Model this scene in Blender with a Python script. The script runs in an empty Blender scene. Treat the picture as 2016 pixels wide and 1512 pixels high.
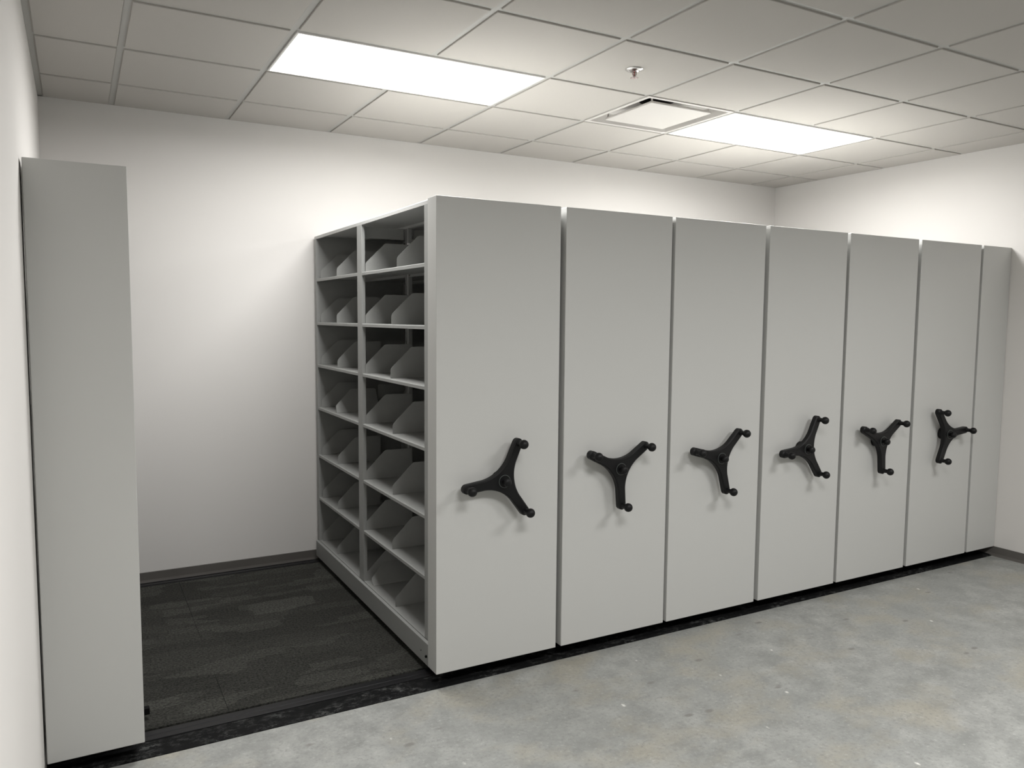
import bpy, bmesh, math, random
from mathutils import Vector, Matrix
random.seed(7)
C = bpy.context.scene.collection
R = math.radians

# ------------------------------------------------------------------ camera
CAM = Vector((-1.29187, -2.99657, 1.58495)); YAW, PITCH, ROLL = -0.51248, -0.08339, 0.00893
fw = Vector((-math.sin(YAW)*math.cos(PITCH), math.cos(YAW)*math.cos(PITCH), math.sin(PITCH)))
rt = Vector((math.cos(YAW), math.sin(YAW), 0)); up = rt.cross(fw)
rt, up = math.cos(ROLL)*rt+math.sin(ROLL)*up, -math.sin(ROLL)*rt+math.cos(ROLL)*up
cd = bpy.data.cameras.new('camera'); cam = bpy.data.objects.new('camera', cd); C.objects.link(cam)
M = Matrix((rt, up, -fw)).transposed().to_4x4(); M.translation = CAM
cam.matrix_world = M
cd.sensor_width = 36; cd.lens = 1548.48*36/2016
cd.shift_x = (1008-1022.26)/2016; cd.shift_y = (757.43-756)/2016
cd.clip_start = 0.02
bpy.context.scene.camera = cam

# ------------------------------------------------------------------ world, exposure
w = bpy.data.worlds.new('world'); bpy.context.scene.world = w; w.use_nodes = True
w.node_tree.nodes['Background'].inputs[0].default_value = (0.02, 0.02, 0.02, 1)
vs = bpy.context.scene.view_settings
vs.view_transform = 'Standard'; vs.look = 'None'; vs.gamma = 1; vs.use_curve_mapping = False
vs.exposure = 0.0
LAMP = 58.0           # watts of each 2x4 ft ceiling lamp
SPREAD = (174, 160)   # beam of rear lamps; unseen front lamps made narrower to darken panel tops

# ------------------------------------------------------------------ dimensions
G = 0.6096
GX, GY, ZC = -0.4732, 0.3555, 2.7508
XL, XR, YW, YF = -1.4334, 4.1312, 2.0602, -5.2
PANELS = [(-1.4263, -1.1267), (0, .6003), (.6294, 1.2370), (1.2572, 1.8661), (1.8966, 2.5056),
          (2.5305, 3.1465), (3.1765, 3.7902), (3.8154, 4.1291)]
ZT, ZB = 2.084, 0.066

# ------------------------------------------------------------------ materials
def mat(name, col, rough=.5, metal=0, spec=.5):
    m = bpy.data.materials.new(name); m.use_nodes = True
    b = m.node_tree.nodes['Principled BSDF']
    b.inputs['Base Color'].default_value = (*col, 1); b.inputs['Roughness'].default_value = rough
    b.inputs['Metallic'].default_value = metal; b.inputs['Specular IOR Level'].default_value = spec
    return m
def nd(m, t, **kw):
    n = m.node_tree.nodes.new(t)
    for k, v in kw.items():
        if k in n.inputs: n.inputs[k].default_value = v
        else: setattr(n, k, v)
    return n
def ln(m, a, b): m.node_tree.links.new(a, b)
def bsdf(m): return m.node_tree.nodes['Principled BSDF']
def coords(m, scale=(1,1,1)):
    t = nd(m, 'ShaderNodeTexCoord'); p = nd(m, 'ShaderNodeMapping'); p.inputs['Scale'].default_value = scale
    ln(m, t.outputs['Object'], p.inputs[0]); return p.outputs[0]
def noise(m, co, scale, detail=4, rough=.55):
    n = nd(m, 'ShaderNodeTexNoise', Scale=scale, Detail=detail, Roughness=rough); ln(m, co, n.inputs['Vector']); return n.outputs['Fac']
def ramp(m, f, pts):
    r = nd(m, 'ShaderNodeValToRGB'); e = r.color_ramp.elements
    while len(e) < len(pts): e.new(.5)
    for i, (p, c) in enumerate(pts):
        e[i].position = p; e[i].color = (*c, 1) if isinstance(c, tuple) else (c, c, c, 1)
    ln(m, f, r.inputs[0]); return r.outputs[0]
def mix(m, f, a, b, mode='MIX'):
    n = nd(m, 'ShaderNodeMix', data_type='RGBA', blend_type=mode)
    for s, v in ((0, f), (6, a), (7, b)):
        if isinstance(v, (int, float)): n.inputs[s].default_value = v
        elif isinstance(v, tuple): n.inputs[s].default_value = (*v, 1)
        else: ln(m, v, n.inputs[s])
    return n.outputs[2]
def math_(m, op, a, b):
    n = nd(m, 'ShaderNodeMath', operation=op)
    for i, v in enumerate((a, b)):
        if isinstance(v, (int, float)): n.inputs[i].default_value = v
        else: ln(m, v, n.inputs[i])
    return n.outputs[0]
def bump(m, f, strength, dist=.002):
    b = nd(m, 'ShaderNodeBump', Strength=strength, Distance=dist); ln(m, f, b.inputs['Height']); ln(m, b.outputs[0], bsdf(m).inputs['Normal'])

WALL = mat('painted_wall', (.76, .735, .70), .75, spec=.25)
co = coords(WALL); bump(WALL, noise(WALL, co, 220, 2), .12, .0006)
ln(WALL, mix(WALL, noise(WALL, co, 1.3, 3), (.715, .695, .672), (.74, .722, .698)), bsdf(WALL).inputs['Base Color'])
DARKWALL = mat('unseen_dark_wall', (.10, .10, .10), .7)  # out-of-view wall made dark to cut light bounced onto the panels
TILE = mat('ceiling_tile', (.78, .755, .72), .9, spec=.1)
co = coords(TILE); bump(TILE, noise(TILE, co, 350, 3), .15, .0008)
ln(TILE, mix(TILE, noise(TILE, co, 260, 2), (.45, .430, .402), (.485, .467, .44)), bsdf(TILE).inputs['Base Color'])
BAR = mat('ceiling_bar', (.40, .395, .375), .5)
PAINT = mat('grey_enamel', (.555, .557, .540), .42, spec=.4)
co = coords(PAINT); bump(PAINT, noise(PAINT, co, 900, 2), .05, .0003)
SHELF = mat('grey_enamel_shaded', (.37, .374, .362), .5, spec=.3)  # end panel grey, darkened to carry the shade of the aisle
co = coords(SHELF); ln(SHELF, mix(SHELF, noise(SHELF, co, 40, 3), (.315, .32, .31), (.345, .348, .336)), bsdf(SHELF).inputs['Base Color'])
TOPS = mat('top_shelf_bounce', (.50, .502, .488), .45, spec=.35)  # lighter than the shelves so unseen tops bounce light to ceiling and wall
BLACK = mat('black_plastic', (.0045, .0045, .005), .48, spec=.28)
co = coords(BLACK); bump(BLACK, noise(BLACK, co, 700, 2), .2, .0004)
RUBBER = mat('dark_rubber', (.003, .003, .003), .7, spec=.15)
RING = mat('hub_ring', (.06, .07, .066), .35)
BASE = mat('vinyl_base', (.115, .107, .10), .6, spec=.25)
co = coords(BASE); ln(BASE, mix(BASE, noise(BASE, co, 6, 4), (.105, .098, .09), (.135, .126, .117)), bsdf(BASE).inputs['Base Color'])
CHROME = mat('chrome', (.5, .49, .48), .1, 1)
BRONZE = mat('pale_bronze', (.42, .34, .33), .25, 1)
REDG = mat('red_glass', (.25, .02, .02), .1)
VENT = mat('vent_enamel', (.56, .54, .515), .45)
DUCT = mat('duct_inside', (.05, .045, .042), .7)
WHITEP = mat('white_plastic', (.8, .8, .78), .4)
FRAME = mat('lamp_frame', (.70, .69, .67), .4)
GLOW = mat('lamp_lens', (.9, .9, .9), .5)
bsdf(GLOW).inputs['Emission Color'].default_value = (1.0, .99, .975, 1)
bsdf(GLOW).inputs['Emission Strength'].default_value = 1.6

SILL = mat('black_sill', (.005, .005, .006), .65, spec=.1)
co = coords(SILL, (1, 1.6, 1))
a = ramp(SILL, noise(SILL, co, 30, 8, .85), [(.50, 0.0), (.60, 1.0)])
b = ramp(SILL, noise(SILL, co, 5.5, 3), [(.42, .03), (.68, .85)])
ln(SILL, mix(SILL, math_(SILL, 'MULTIPLY', a, b), (.0045, .0047, .005), (.11, .113, .11)), bsdf(SILL).inputs['Base Color'])
STEEL = mat('rail_steel', (.012, .012, .013), .4, .0, spec=.25)

CONC = mat('concrete', (.3, .3, .29), .5)
co = coords(CONC); m = CONC
big = noise(m, co, 1.1, 5, .6); mid = noise(m, co, 7, 6, .68); fine = noise(m, co, 60, 5, .7)
c0 = ramp(m, mid, [(.34, (.235, .242, .23)), (.5, (.325, .331, .316)), (.66, (.425, .430, .41))])
c1 = mix(m, ramp(m, big, [(.35, 0.0), (.7, .7)]), c0, (0.298, 0.307, 0.296), 'MIX')
tan = ramp(m, noise(m, coords(m, (1.2, 1.7, 1)), 1.9, 5, .6), [(.50, 0.0), (.66, .6)])
c2 = mix(m, tan, c1, (0.370, 0.344, 0.277))
c3 = mix(m, ramp(m, fine, [(.36, .6), (.47, 0.0)]), c2, (0.227, 0.231, 0.218))
c3 = mix(m, ramp(m, fine, [(.58, 0.0), (.72, .5)]), c3, (.62, .62, .60))
v = nd(m, 'ShaderNodeTexVoronoi', Scale=3.6); ln(m, coords(m, (1, 1.9, 1)), v.inputs['Vector'])
wob = math_(m, 'ADD', v.outputs['Distance'], math_(m, 'MULTIPLY', math_(m, 'SUBTRACT', mid, .5), .12))
c4 = mix(m, ramp(m, wob, [(.05, .8), (.10, 0.0)]), c3, (.20, .195, .18))
v2 = nd(m, 'ShaderNodeTexVoronoi', Scale=4.3); ln(m, coords(m, (1.6, 1, 1)), v2.inputs['Vector'])
wob2 = math_(m, 'ADD', v2.outputs['Distance'], math_(m, 'MULTIPLY', math_(m, 'SUBTRACT', fine, .5), .16))
c5 = mix(m, ramp(m, wob2, [(.02, .9), (.06, 0.0)]), c4, (.78, .78, .74))
ln(m, c5, bsdf(m).inputs['Base Color']); bump(m, fine, .12, .001)
ln(m, ramp(m, mid, [(.3, .38), (.7, .6)]), bsdf(m).inputs['Roughness'])

CARP = mat('carpet', (.04, .04, .036), .95, spec=.1); m = CARP
co = coords(m)
fib = noise(m, co, 420, 2, .7)
wn = nd(m, 'ShaderNodeTexNoise', Scale=3.2, Detail=2); ln(m, co, wn.inputs['Vector'])
def cells(sx, sy, off, amt):
    p = nd(m, 'ShaderNodeMapping'); p.inputs['Scale'].default_value = (sx, sy, 1); p.inputs['Location'].default_value = (off, off*1.7, 0)
    wv = nd(m, 'ShaderNodeVectorMath', operation='SCALE'); ln(m, wn.outputs['Color'], wv.inputs[0]); wv.inputs['Scale'].default_value = amt
    ad = nd(m, 'ShaderNodeVectorMath', operation='ADD'); ln(m, co, ad.inputs[0]); ln(m, wv.outputs[0], ad.inputs[1])
    ln(m, ad.outputs[0], p.inputs[0])
    vv = nd(m, 'ShaderNodeTexVoronoi', Scale=1.0, distance='CHEBYCHEV'); ln(m, p.outputs[0], vv.inputs['Vector'])
    return vv.outputs['Color']
def sep(c, i):
    s = nd(m, 'ShaderNodeSeparateColor'); ln(m, c, s.inputs[0]); return s.outputs[i]
ca = cells(2.6, 7.0, .3, .10); cb = cells(4.2, 13.0, 4.1, .07)
fine2 = noise(m, co, 95, 3, .8)
base = mix(m, sep(ca, 0), (.030, .030, .0275), (.040, .040, .0365))
base = mix(m, ramp(m, sep(ca, 1), [(.86, 0.0), (.90, .6)]), base, (.062, .062, .057))
wvt = nd(m, 'ShaderNodeTexWave', Scale=24.0, Distortion=1.5, bands_direction='Y'); ln(m, co, wvt.inputs['Vector'])
st = math_(m, 'MULTIPLY', ramp(m, sep(cb, 0), [(.74, 0.0), (.80, .7)]), ramp(m, wvt.outputs['Fac'], [(.5, 0.0), (.65, 1.0)]))
base = mix(m, st, base, (.070, .070, .064))
base = mix(m, ramp(m, sep(cb, 1), [(.88, 0.0), (.92, .4)]), base, (.024, .024, .022))
sxm = nd(m, 'ShaderNodeTexBrick', Scale=1.0, offset=0.0); mp = nd(m, 'ShaderNodeMapping'); mp.inputs['Location'].default_value = (.81, 5, 0)
ln(m, co, mp.inputs[0]); ln(m, mp.outputs[0], sxm.inputs['Vector'])
sxm.inputs['Mortar Size'].default_value = .0018; sxm.inputs['Brick Width'].default_value = .6096; sxm.inputs['Row Height'].default_value = 100; sxm.inputs['Mortar Smooth'].default_value = .3
seam = math_(m, 'MULTIPLY', sxm.outputs['Fac'], ramp(m, noise(m, co, 1.8, 1), [(.45, 0.0), (.55, .8)]))
base = mix(m, seam, base, (.008, .008, .008))
speck = mix(m, ramp(m, fine2, [(.32, 0.0), (.68, 1.0)]), (.35, .35, .35), (1.7, 1.7, 1.65))
ln(m, mix(m, 1.0, base, speck, 'MULTIPLY'), bsdf(m).inputs['Base Color']); bump(m, fine2, .8, .004)

# ------------------------------------------------------------------ mesh helpers
def box(bm, x0, x1, y0, y1, z0, z1, bev=0, seg=2):
    g = bmesh.ops.create_cube(bm, size=1)
    vsx = g['verts']
    for vt in vsx:
        vt.co = Vector(((x0+x1)/2+vt.co.x*(x1-x0), (y0+y1)/2+vt.co.y*(y1-y0), (z0+z1)/2+vt.co.z*(z1-z0)))
    if bev:
        es = {e for vt in vsx for e in vt.link_edges}
        bmesh.ops.bevel(bm, geom=list(es), offset=bev, segments=seg, affect='EDGES', profile=.5)
def prism(bm, pts, axis, a0, a1):
    """extrude the 2D outline pts along axis; (u,v) are the two other axes in order"""
    def P(u, v, a): return {'x': (a, u, v), 'y': (u, a, v), 'z': (u, v, a)}[axis]
    A = [bm.verts.new(P(u, v, a0)) for u, v in pts]; B = [bm.verts.new(P(u, v, a1)) for u, v in pts]
    fs = [bm.faces.new(A), bm.faces.new(B[::-1])]
    n = len(pts)
    for i in range(n): fs.append(bm.faces.new((A[i], B[i], B[(i+1) % n], A[(i+1) % n])))
    bmesh.ops.recalc_face_normals(bm, faces=fs); return A, B
def lathe(bm, prof, axis='z', org=(0, 0, 0), n=32):
    """prof: (radius, height) pairs turned about an axis through org"""
    rings = []
    def P(r, h, t):
        a, b = r*math.cos(t), r*math.sin(t)
        q = {'z': (a, b, h), 'y': (a, h, b), 'x': (h, a, b)}[axis]
        return Vector(q)+Vector(org)
    for r, h in prof:
        if r < 1e-6: rings.append([bm.verts.new(P(0, h, 0))])
        else: rings.append([bm.verts.new(P(r, h, 2*math.pi*k/n)) for k in range(n)])
    fs = []
    for A, B in zip(rings, rings[1:]):
        for k in range(n):
            q = [A[k % len(A)], A[(k+1) % len(A)], B[(k+1) % len(B)], B[k % len(B)]]
            u = []
            for x in q:
                if x not in u: u.append(x)
            if len(u) > 2: fs.append(bm.faces.new(u))
    bmesh.ops.recalc_face_normals(bm, faces=fs)
def obj(name, bm, m, parent=None, smooth=False):
    me = bpy.data.meshes.new(name); bm.to_mesh(me); bm.free(); me.materials.append(m)
    if smooth: 
        for p in me.polygons: p.use_smooth = True
        me.set_sharp_from_angle(angle=R(35))
    o = bpy.data.objects.new(name, me); C.objects.link(o)
    if parent: o.parent = parent
    return o
def tag(o, label=None, cat=None, group=None, kind=None):
    if label: o['label'] = label
    if cat: o['category'] = cat
    if group: o['group'] = group
    if kind: o['kind'] = kind
    return o
def empty(name, loc, label, cat, group=None):
    o = bpy.data.objects.new(name, None); C.objects.link(o); o.location = loc; o.empty_display_size = .1
    return tag(o, label, cat, group)
def B(name, m, parent, *bx, bev=0, smooth=False):
    bm = bmesh.new()
    for q in bx: box(bm, *q, bev=bev)
    return obj(name, bm, m, parent, smooth)
def copy_tree(o, parent=None):
    c = o.copy(); C.objects.link(c)
    if parent: c.parent = parent
    for ch in list(o.children): copy_tree(ch, c)
    return c

# ------------------------------------------------------------------ room shell
def struct(name, m, *bx, label=None):
    o = B(name, m, None, *bx); return tag(o, label, None, None, 'structure')
struct('floor', CONC, (XL-.1, XR+.1, YF-.1, YW+.1, -.1, 0))
struct('wall_back', WALL, (XL-.1, XR+.1, YW, YW+.1, 0, ZC+.1))
struct('wall_left', WALL, (XL-.1, XL, YF, YW, 0, ZC+.1))
struct('wall_right', WALL, (XR, XR+.1, YF, YW, 0, ZC+.1))
struct('wall_front', DARKWALL, (XL-.1, XR+.1, YF-.1, YF, 0, ZC+.1))
def baseboard(name, pts_fn):
    bm = bmesh.new(); pts_fn(bm); tag(obj(name, bm, BASE), kind='structure')
BH = .066
baseboard('baseboard_back', lambda bm: prism(bm, [(YW, 0), (YW-.010, 0), (YW-.006, .010), (YW-.004, .02), (YW-.004, BH-.002), (YW-.002, BH), (YW, BH)], 'x', XL, XR))
baseboard('baseboard_right', lambda bm: prism(bm, [(XR, 0), (XR-.014, 0), (XR-.008, .006), (XR-.004, .018), (XR-.004, BH-.002), (XR-.002, BH), (XR, BH)], 'y', YF, YW-.012))
baseboard('baseboard_left', lambda bm: prism(bm, [(XL, 0), (XL+.014, 0), (XL+.008, .006), (XL+.004, .018), (XL+.004, BH-.002), (XL+.002, BH), (XL, BH)], 'y', YF, .003))

# ceiling: lay-in tiles whose faces hang just below a grid of T-bars
def col_x(k): return GX+k*G
def row_y(k): return GY+k*G
LIGHTS = [(0, 0), (4, 0), (0, -5), (4, -5)]       # column, row of the 2x4 ft lamps
LIGHTCELLS = {(c+d, r) for c, r in LIGHTS for d in (0, 1)}
VENTCELL = (3, 0)
bm = bmesh.new()
SH = .0075
for c in range(-2, 9):
    for r in range(-11, 4):
        if (c, r) in LIGHTCELLS or (c, r) == VENTCELL: continue
        x0, x1 = max(col_x(c), XL+.012), min(col_x(c+1), XR-.012)
        y0, y1 = max(row_y(r), YF+.012), min(row_y(r+1), YW-.012)
        if x1-x0 < .06 or y1-y0 < .06: continue
        g = .0155
        a, b_, c_, d = x0+g, x1-g, y0+g, y1-g; h = .0018
        lo = [bm.verts.new(p) for p in ((a+h, c_+h, ZC), (a+h, d-h, ZC), (b_-h, d-h, ZC), (b_-h, c_+h, ZC))]
        up1 = [bm.verts.new(p) for p in ((a, c_, ZC+h), (a, d, ZC+h), (b_, d, ZC+h), (b_, c_, ZC+h))]
        up2 = [bm.verts.new(p) for p in ((a, c_, ZC+SH), (a, d, ZC+SH), (b_, d, ZC+SH), (b_, c_, ZC+SH))]
        up3 = [bm.verts.new(p) for p in ((x0+.001, y0+.001, ZC+SH), (x0+.001, y1-.001, ZC+SH), (x1-.001, y1-.001, ZC+SH), (x1-.001, y0+.001, ZC+SH))]
        bm.faces.new(lo)
        for A_, B_ in ((lo, up1), (up1, up2), (up2, up3)):
            for i in range(4): bm.faces.new((A_[i], B_[i], B_[(i+1) % 4], A_[(i+1) % 4]))
box(bm, XL, XR, YF, YW, ZC+.30, ZC+.32)      # slab above the tiles
ceiling = tag(obj('ceiling', bm, TILE), kind='structure')
bm = bmesh.new(); w2 = .012; zb0, zb1 = ZC+.0066, ZC+.0074
for c in range(-1, 8):
    x = col_x(c); box(bm, x-w2, x+w2, YF+.02, YW-.02, zb0, zb1+.03)
for r in range(-10, 3):
    y = row_y(r); segs = []
    cut = sorted((col_x(c), col_x(c+2)) for c, rr in LIGHTS if False)
    box(bm, XL+.02, XR-.02, y-w2, y+w2, zb0+.0002, zb1+.03)
for q in ((XL+.0005, XL+.022, YF, YW), (XR-.022, XR-.0005, YF, YW), (XL, XR, YW-.022, YW-.0005), (XL, XR, YF+.0005, YF+.022)):
    box(bm, *q, zb0-.0006, zb1)
# the lamps' cells span two columns: drop the cross bar by leaving it above the lens plane
obj('ceiling_grid', bm, BAR, ceiling)

# ------------------------------------------------------------------ ceiling lamps
def ceiling_light(c, r, label):
    x0, x1, y0, y1 = col_x(c)+.013, col_x(c+2)-.013, row_y(r)+.013, row_y(r+1)-.013
    L = empty('ceiling_light', ((x0+x1)/2, (y0+y1)/2, ZC), label, 'ceiling light', 'recessed ceiling lights')
    lx, ly = (x1-x0)/2, (y1-y0)/2; f = .009
    B('frame', FRAME, L, (-lx, lx, -ly, -ly+f, -.001, .012), (-lx, lx, ly-f, ly, -.001, .012),
      (-lx, -lx+f, -ly+f, ly-f, -.001, .012), (lx-f, lx, -ly+f, ly-f, -.001, .012), bev=.001)
    B('lens', GLOW, L, (-lx+f, lx-f, -ly+f, ly-f, .002, .008))
    la = bpy.data.lights.new('lamp', 'AREA'); la.shape = 'RECTANGLE'; la.size = 2*(lx-f)-.004; la.size_y = 2*(ly-f)-.004
    la.energy = LAMP if r == 0 else LAMP*.90; la.spread = R(SPREAD[0 if r == 0 else 1]); la.color = (1.0, .99, .975)
    lo_ = bpy.data.objects.new('lamp', la); C.objects.link(lo_); lo_.parent = L; lo_.location = (0, 0, .0012)
    return L
labs = ['long glowing white ceiling panel light left of the sprinkler head, nearer the left wall',
        'long glowing white ceiling panel light right of the sprinkler, beside the square air diffuser',
        'ceiling panel light in the left half of the room just behind the viewpoint',
        'ceiling panel light in the right half of the room just behind the viewpoint',
        ]
for (c, r), lb in zip(LIGHTS, labs): ceiling_light(c, r, lb)

# ------------------------------------------------------------------ air diffuser
x0, x1, y0, y1 = col_x(3)+.002, col_x(4)-.002, row_y(0)+.002, row_y(1)-.002
D = empty('air_diffuser', ((x0+x1)/2, (y0+y1)/2, ZC), 'square white ceiling air diffuser with flat centre plate and dark round throat', 'air vent')
h = (x1-x0)/2-.011
def sq(half, rad, z, n=12):
    pts = []
    for k in range(4):
        cx, cy = [(1, 1), (-1, 1), (-1, -1), (1, -1)][k]
        for i in range(n+1):
            t = R(90*k)+R(90)*i/n
            pts.append((cx*(half-rad)+rad*math.cos(t), cy*(half-rad)+rad*math.sin(t), z))
    return pts
bm = bmesh.new()
prof = [(h+.011, .001, .0060), (h+.011, .001, .0), (h, .001, -.0015), (h-.007, .012, -.0015), (h-.010, .02, .002)]
rings = [[bm.verts.new(p) for p in sq(*q)] for q in prof]
def skin(bm, rings):
    for A_, B_ in zip(rings, rings[1:]):
        n = len(A_)
        for i in range(n): bm.faces.new((A_[i], A_[(i+1) % n], B_[(i+1) % n], B_[i]))
skin(bm, rings); bmesh.ops.recalc_face_normals(bm, faces=bm.faces); obj('rim', bm, VENT, D, True)
bm = bmesh.new()
prof = [(h-.010, .02, .002), (h-.013, .03, .03), (h-.022, .05, .055), (h-.060, .09, .075), (.16, .13, .085), (.105, .103, .088)]
skin(bm, [[bm.verts.new(p) for p in sq(*q)] for q in prof]); bmesh.ops.recalc_face_normals(bm, faces=bm.faces); obj('back_pan', bm, VENT, D, True)
bm = bmesh.new(); skin(bm, [[bm.verts.new(p) for p in sq(*q)] for q in [(.105, .103, .088), (.105, .103, .28)]])
bm.faces.new([bm.verts.new(p) for p in sq(.105, .103, .28)]); obj('throat', bm, DUCT, D, True)
bm = bmesh.new()
ph = .214
bx_ = [[bm.verts.new(p) for p in sq(*q)] for q in [(ph-.004, .006, .012), (ph, .006, .008), (ph, .006, .001), (ph-.002, .005, -.001)]]
skin(bm, bx_); bm.faces.new(bx_[0]); bm.faces.new(bx_[-1]); bmesh.ops.recalc_face_normals(bm, faces=bm.faces)
obj('face_plate', bm, VENT, D)
for sx_ in (-1, 1):
    for sy_ in (-1, 1): B('hanger', VENT, D, (sx_*(h-.09)-.006, sx_*(h-.09)+.006, sy_*(h-.09)-.001, sy_*(h-.09)+.001, .008, .10))

# ------------------------------------------------------------------ sprinkler
S = empty('fire_sprinkler', (1.018, .040, ZC), 'small chrome pendent fire sprinkler head in a ceiling tile', 'sprinkler')
bm = bmesh.new(); lathe(bm, [(.040, 0), (.041, -.002), (.038, -.005), (.026, -.008), (.024, -.006), (.022, .0), (.020, .002)]); obj('escutcheon', bm, CHROME, S, True)
bm = bmesh.new(); lathe(bm, [(.022, .001), (0, .001)]); obj('cup', bm, DUCT, S)
bm = bmesh.new()
lathe(bm, [(.0, 0), (.012, 0), (.012, -.012), (.009, -.014), (0, -.014)])
for s in (-1, 1):
    prism(bm, [(s*.008, -.012), (s*.013, -.014), (s*.0125, -.034), (s*.005, -.050), (s*.002, -.048), (s*.0085, -.033)], 'y', -.0025, .0025)
lathe(bm, [(0, -.046), (.005, -.046), (.006, -.054), (0, -.054)], n=16)
obj('yoke', bm, BRONZE, S, True)
bm = bmesh.new(); lathe(bm, [(0, -.014), (.0025, -.015), (.0032, -.03), (.0025, -.045), (0, -.046)], n=12); obj('bulb', bm, REDG, S, True)
bm = bmesh.new()
pts = []
for k in range(24):
    rr = .0215 if k % 2 == 0 else .016
    for dt in (-.35, .35): pts.append((rr*math.cos(2*math.pi*(k+dt)/24), rr*math.sin(2*math.pi*(k+dt)/24)))
prism(bm, pts, 'z', -.0575, -.056); lathe(bm, [(0, -.060), (.004, -.0595), (.005, -.0575), (0, -.0575)], n=16)
obj('deflector', bm, BRONZE, S)

for ch in S.children:
    if ch.name.split('.')[0] != 'escutcheon': ch.scale = (.9, .9, .70)

# ------------------------------------------------------------------ aisle deck: sill, rails, carpet
SX0, SX1 = XL+.002, XR-.015
K = empty('track_sill', (0, 0, 0), 'low black sill strip in front of the shelving with a steel rail, on the concrete', 'floor track')
bm = bmesh.new(); prism(bm, [(.005, 0), (.0055, .003), (.020, .0085), (.112, .0095), (.112, 0)], 'x', SX0, SX1); obj('sill', bm, SILL, K)
bm = bmesh.new(); prism(bm, [(.114, 0), (.114, .0115), (.119, .0125), (.121, .0105), (.148, .0105), (.150, .0085), (.154, .0085), (.156, .0105), (.188, .0105), (.188, 0)], 'x', SX0, SX1); obj('rail', bm, STEEL, K)
bm = bmesh.new(); prism(bm, [(.188, 0), (.188, .004), (.202, .004), (.202, 0)], 'x', SX0, SX1); obj('channel', bm, RUBBER, K)
K2 = empty('track_rail', (0, 0, 0), 'thin dark rail along the foot of the back wall behind the carpet', 'floor track')
bm = bmesh.new(); prism(bm, [(1.955, 0), (1.955, .004), (1.965, .004), (1.967, .011), (1.99, .011), (1.992, .007), (2.0, .007), (2.002, .010), (2.035, .010), (2.035, .003), (2.049, .003), (2.049, 0)], 'x', SX0, SX1)
obj('rail', bm, STEEL, K2)
carpet = tag(B('carpet', CARP, None, (SX0, SX1, .2025, 1.9545, 0, .011)), 'dark grey patterned carpet tiles covering the aisle deck between sill and back wall', 'carpet')

# ------------------------------------------------------------------ handle wheel
HR = .176
def spider_outline(off=0.0):
    pts = []
    wt, rv = .0205-off, .050-off
    for k in range(3):
        d = R(120*k)
        loc = []
        # tip half circle then side and concave fillet to the valley at +60 deg
        for i in range(13):
            t = R(-90+180*i/12); loc.append((HR+wt*math.cos(t), wt*math.sin(t)))
        # from tip side towards the hub
        ctrl = [(HR-.01, wt), (.085, wt*.95+.002), (.060, wt+.004), (rv*math.cos(R(60)), rv*math.sin(R(60)))]
        p0, p1, p2, p3 = [Vector(c) for c in ((.105, wt), (.07, wt+.002), (rv*math.cos(R(60))+.026*math.sin(R(60)), rv*math.sin(R(60))-.026*math.cos(R(60))), (rv*math.cos(R(60)), rv*math.sin(R(60))))]
        for i in range(1, 11):
            t = i/10; q = (1-t)**3*p0+3*(1-t)**2*t*p1+3*(1-t)*t*t*p2+t**3*p3
            loc.append((q.x, q.y))
        # next arm's side in this frame mirrored about the 60 deg line
        mir = []
        for x, y in loc[13:-1][::-1]:
            a = R(120); mir.append((x*math.cos(a)+y*math.sin(a), x*math.sin(a)-y*math.cos(a)))
        loc += mir
        for x, y in loc: pts.append((x*math.cos(d)-y*math.sin(d), x*math.sin(d)+y*math.cos(d)))
    return pts
bm = bmesh.new()
o0, o1, o2 = spider_outline(0), spider_outline(.0015), spider_outline(.0055)
def ringv(o, y): return [bm.verts.new((x, y, z)) for x, z in o]
rs = [ringv(o1, -.031), ringv(o0, -.033), ringv(o0, -.055), ringv(o2, -.060)]
for A_, B_ in zip(rs, rs[1:]):
    n = len(A_)
    for i in range(n): bm.faces.new((A_[i], A_[(i+1) % n], B_[(i+1) % n], B_[i]))
bm.faces.new(rs[0]); bm.faces.new(rs[-1])
bmesh.ops.recalc_face_normals(bm, faces=bm.faces)
bmesh.ops.triangulate(bm, faces=[f for f in bm.faces if len(f.verts) > 4])
handle = obj('handle', bm, BLACK, None, True)
bm = bmesh.new(); lathe(bm, [(0, 0), (.036, 0), (.036, -.026), (.030, -.032), (0, -.032)], 'y'); obj('hub', bm, BLACK, handle, True)
bm = bmesh.new(); lathe(bm, [(.0285, -.0585), (.0285, -.0612), (.0262, -.0618), (.0255, -.0585)], 'y', n=40); obj('ring', bm, RING, handle, True)
bm = bmesh.new(); lathe(bm, [(.010, -.058), (.011, -.070), (.017, -.074), (.019, -.082), (.018, -.090), (.013, -.096), (.006, -.098), (0, -.0985)], 'y'); obj('centre_knob', bm, BLACK, handle, True)
kb = [(.014, -.055), (.014, -.062), (.0115, -.066), (.0110, -.082)]
for i in range(13):
    t = R(-57+147*i/12); kb.append((.0205*math.cos(t) if i < 12 else 0, -.102-.0205*math.sin(t)))
bm = bmesh.new(); lathe(bm, kb, 'y'); k0 = obj('knob', bm, BLACK, handle, True); k0.location = (HR, 0, 0)
for k in (1, 2):
    c = k0.copy(); C.objects.link(c); c.parent = handle; c.location = (HR*math.cos(R(120*k)), 0, HR*math.sin(R(120*k)))

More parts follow.
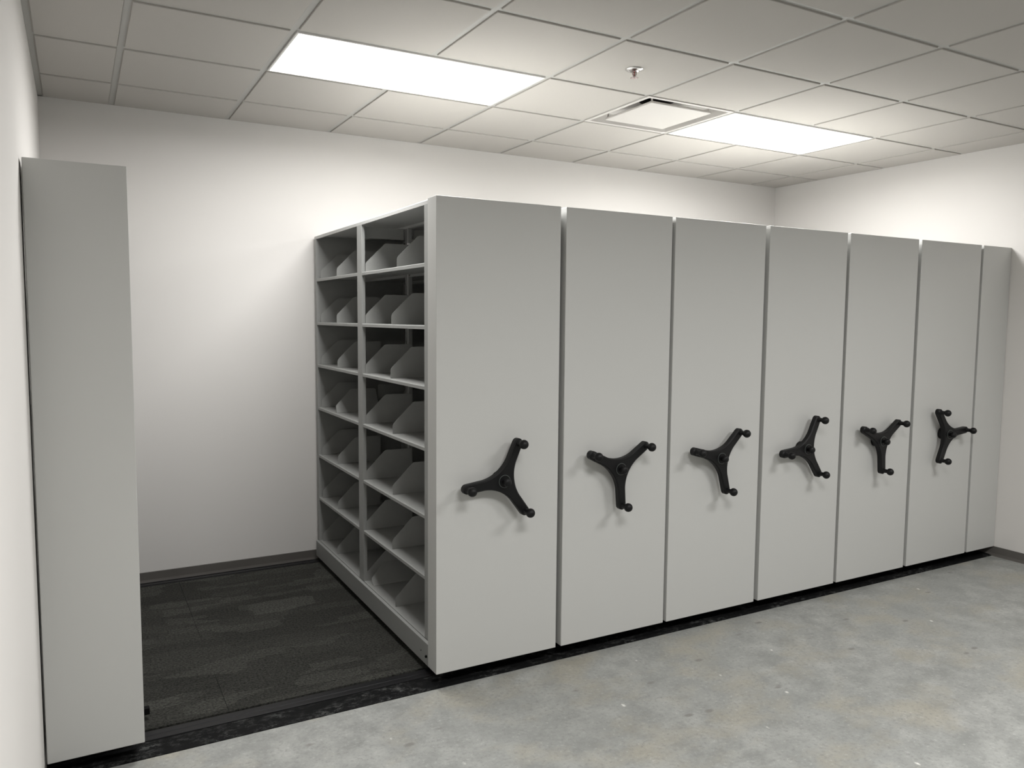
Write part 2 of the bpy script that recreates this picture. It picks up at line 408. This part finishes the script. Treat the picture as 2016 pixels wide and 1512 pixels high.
# ------------------------------------------------------------------ shelving
LEV = [1.826, 1.553, 1.286, 1.013, .706, .427, .143]
FX = .035                       # shelf face inset from the side of the unit
def divider_mesh(foot=True):
    bm = bmesh.new()
    o = [(.0, .0), (.0, .038), (.0015, .045), (.006, .053), (.104, .150), (.109, .1535), (.116, .155), (.258, .155), (.264, .1525), (.267, .147), (.267, 0)]
    prism(bm, o, 'y', -.001, .001)
    if foot: box(bm, .02, .26, 0, .045, 0, .0012)
    me = bpy.data.meshes.new('divider'); bm.to_mesh(me); bm.free(); me.materials.append(SHELF); return me
DIV = divider_mesh(); DIV_PLAIN = divider_mesh(False)
def add_divider(U, x, y, z, flip=False, lean=0, turn=0):
    o = bpy.data.objects.new('divider', DIV_PLAIN if lean else DIV); C.objects.link(o); o.parent = U
    o.location = (x, y, z+.0006)
    o.rotation_euler = (R(-lean), 0, R(turn)+(math.pi if flip else 0)); return o
def shelf_mesh(y0, y1, x0, x1, top):
    """steel shelf: flat pan with a turned-down rolled lip at both long edges"""
    bm = bmesh.new(); t = .019 if top else .017
    sgn = 1
    prism(bm, [(x0, -.003), (x0+.003, 0), (x1-.003, 0), (x1, -.003), (x1, -t), (x1-.012, -t), (x1-.012, -t+.002), (x1-.002, -t+.002), (x1-.002, -.003), (x0+.002, -.003),
               (x0+.002, -t+.002), (x0+.012, -t+.002), (x0+.012, -t), (x0, -t)], 'y', y0, y1)
    return bm
Y1a, Y1b, Y2a, Y2b, YE = .186, .224, 1.090, 1.165, 2.035
def build_shelving(U, W, faces, dividers):
    """faces: list of (x_face, x_back); the unit's origin is its front left floor point"""
    xs = sorted(v for f in faces for v in f)
    for xf, xb in faces:
        a, b_ = min(xf, xb), max(xf, xb)
        for (ya, yb) in ((Y1b, Y2a+.004), (Y2b-.004, YE-.042)):
            me0 = None
            for i, z in enumerate([2.093]+LEV):
                if me0 is None or i == 1:
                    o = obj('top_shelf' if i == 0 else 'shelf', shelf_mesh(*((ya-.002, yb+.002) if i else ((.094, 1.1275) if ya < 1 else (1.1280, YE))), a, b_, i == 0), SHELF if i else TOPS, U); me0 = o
                else:
                    o = me0.copy(); C.objects.link(o)
                o.location = (0, 0, z)
        # uprights: slim folded posts at the face and the back of each frame
        s = 1 if xb > xf else -1
        for ya, yb in ((.130, Y1b), (Y2a, Y2b), (YE-.042, YE)):
            def xx(p, q): return (min(p, q), max(p, q))
            z0, z1 = .10, 2.0745
            bm = bmesh.new(); q = xf-s*.0012
            prism(bm, [(q, ya), (xf+s*.018, ya), (xf+s*.018, ya+.002), (xf+s*.001, ya+.002), (xf+s*.001, yb-.002), (xf+s*.018, yb-.002), (xf+s*.018, yb), (q, yb)], 'z', z0, z1); obj('upright', bm, SHELF, U)
            bm = bmesh.new(); ya_, yb_ = (ya+.012, yb-.018) if yb-ya > .05 else (ya+.01, yb-.01)
            prism(bm, [(xb, ya_), (xb-s*.010, ya_), (xb-s*.010, ya_+.002), (xb-s*.002, ya_+.002), (xb-s*.002, yb_-.002), (xb-s*.010, yb_-.002), (xb-s*.010, yb_), (xb, yb_)], 'z', z0, z1); obj('upright', bm, SHELF, U)
            B('gusset', SHELF, U, (*xx(xf+s*.028, xb-s*.028), (ya+yb)/2-.001, (ya+yb)/2+.001, 2.010, 2.070))
        # closed steel end at the wall
        B('end_sheet', SHELF, U, (a+.004, b_-.002, YE-.0400, YE-.038, .12, 2.0905))
    lo, hi = min(f[0] for f in faces), max(f[0] for f in faces)
    lo, hi = min(xs), max(xs)
    # carriage: deck between two side plates, on dark wheels
    cr = B('carriage', SHELF, U, (lo-.018, hi+.006, .130, 1.995, .085, .12))
    bm = bmesh.new(); prism(bm, [(lo-.022, .045), (lo-.022, .1425), (lo-.021, .1435), (lo-.006, .1435), (lo-.006, .1415), (lo-.018, .1415), (lo-.018, .045)], 'y', .125, 2.0)
    obj('side_plate', bm, SHELF, cr)
    B('side_plate', SHELF, cr, (hi+.006, hi+.010, .125, 2.0, .045, .143), bev=.0006)
    for yy in (.17, 1.955):
        for x in (lo+.05, hi-.05):
            bm = bmesh.new(); lathe(bm, [(0, -.012), (.038, -.012), (.038, .012), (0, .012)], 'x', (x, yy, .0505)); obj('wheel', bm, RUBBER, cr, True)
def end_panel(U, W):
    return B('end_panel', PAINT, U, (0, W, 0, .093, ZB, ZT), bev=.0025)

GRP = 'rolling shelving units with black three-arm handles'
labels = ['tall grey rolling shelving unit whose open shelves show on its left side',
          'tall grey rolling shelving unit second from the left with a handle, beside the open-sided one',
          'tall grey rolling shelving unit, third with a handle counting from the open shelves',
          'tall grey rolling shelving unit, fourth with a handle from the open shelves, under the air diffuser side',
          'tall grey rolling shelving unit, second handled unit from the right wall end',
          'tall grey rolling shelving unit, last with a handle, beside the narrow handleless end unit']
labels[3] = 'tall grey rolling shelving unit, fourth handle from the left and third from the right'
ANG = [66.7, 34.4, 45.0, 65.0, 34.5, 5.6]
HX = [.293, .913, 1.546, 2.180, 2.818, 3.463]
proto = None
for i in range(6):
    l, r = PANELS[i+1]; W = r-l
    U = empty('mobile_shelving_unit', (l, 0, 0), labels[i], 'shelving unit', GRP)
    end_panel(U, W)
    if i == 0: hd = handle; hd.parent = U
    else: hd = copy_tree(handle, U)
    hd.location = (HX[i]-l, 0, .888); hd.rotation_euler = (0, R(-ANG[i]), 0)
    if i == 0:
        build_shelving(U, W, [(FX+.006, .3190), (W+.022, .3205)], True)
        first = U
        B('light_blocker', RUBBER, U, (W+.0225, W+.066, .15, 2.03, 2.060, 2.088))  # unseen strip added to stop light leaking down between the units
    else:
        for ch in first.children:
            if ch.name.split('.')[0] in ('end_panel', 'handle', 'divider', 'clip', 'bolt'): continue
            copy_tree(ch, U)
# dividers and small parts only the open unit shows
U = first; fx = FX+.020; W0 = PANELS[1][1]
right = [(1.070, .600), (1.074, .680), (1.080, .695), (1.080, .668), (1.086, .672), (1.086, .680), (1.088, .640)]
left = [(1.950, 1.600), (1.955, 1.610), (1.955, 1.600), (1.958, 1.625), (1.960, 1.612), (1.960, 1.620), (1.962, 1.640)]
for n, z in enumerate(LEV):
    for y in right[n]+left[n]:
        lean = 0
        if n == 3 and abs(y-1.625) < 1e-6: lean = 30
        add_divider(U, fx, y, z, lean=lean)
    for y in (.42, .86, 1.30, 1.74):
        add_divider(U, W0+.010, y+random.uniform(-.05, .05), z, flip=True)
add_divider(U, fx+.004, .985, LEV[6], lean=48)
add_divider(U, fx+.02, 1.215, LEV[3]+.002, lean=-62, turn=4)
bm = bmesh.new(); lathe(bm, [(0, 0), (.006, 0), (.006, -.006), (.004, -.008), (0, -.008)], 'x', (.0185, .150, .086), n=12)
lathe(bm, [(0, 0), (.0025, 0), (.0025, -.002), (0, -.002)], 'x', (.0185, .215, .090), n=12); obj('bolt', bm, RUBBER, U, True)
bm = bmesh.new(); box(bm, .292, .309, 1.070, 1.080, 1.975, 1.991, bev=.003); box(bm, .3085, .330, 1.073, 1.077, 1.984, 1.989); obj('clip', bm, WHITEP, U)

# fixed units at both ends (no handle)
l, r = PANELS[0]; W = r-l
U = empty('fixed_shelving_unit', (l, 0, 0), 'narrow grey shelving unit without handle, standing alone against the left wall', 'shelving unit', 'narrow fixed end units')
end_panel(U, W); build_shelving(U, W, [(W-.02, .03)], False)
B('bumper', RUBBER, U, (W-.006, W+.036, .285, .312, .030, .056), bev=.002)
l, r = PANELS[7]; W = r-l
U = empty('fixed_shelving_unit', (l, 0, 0), 'narrow grey shelving unit without handle against the right wall, end of the row', 'shelving unit', 'narrow fixed end units')
end_panel(U, W); build_shelving(U, W, [(.035, W-.03)], False)
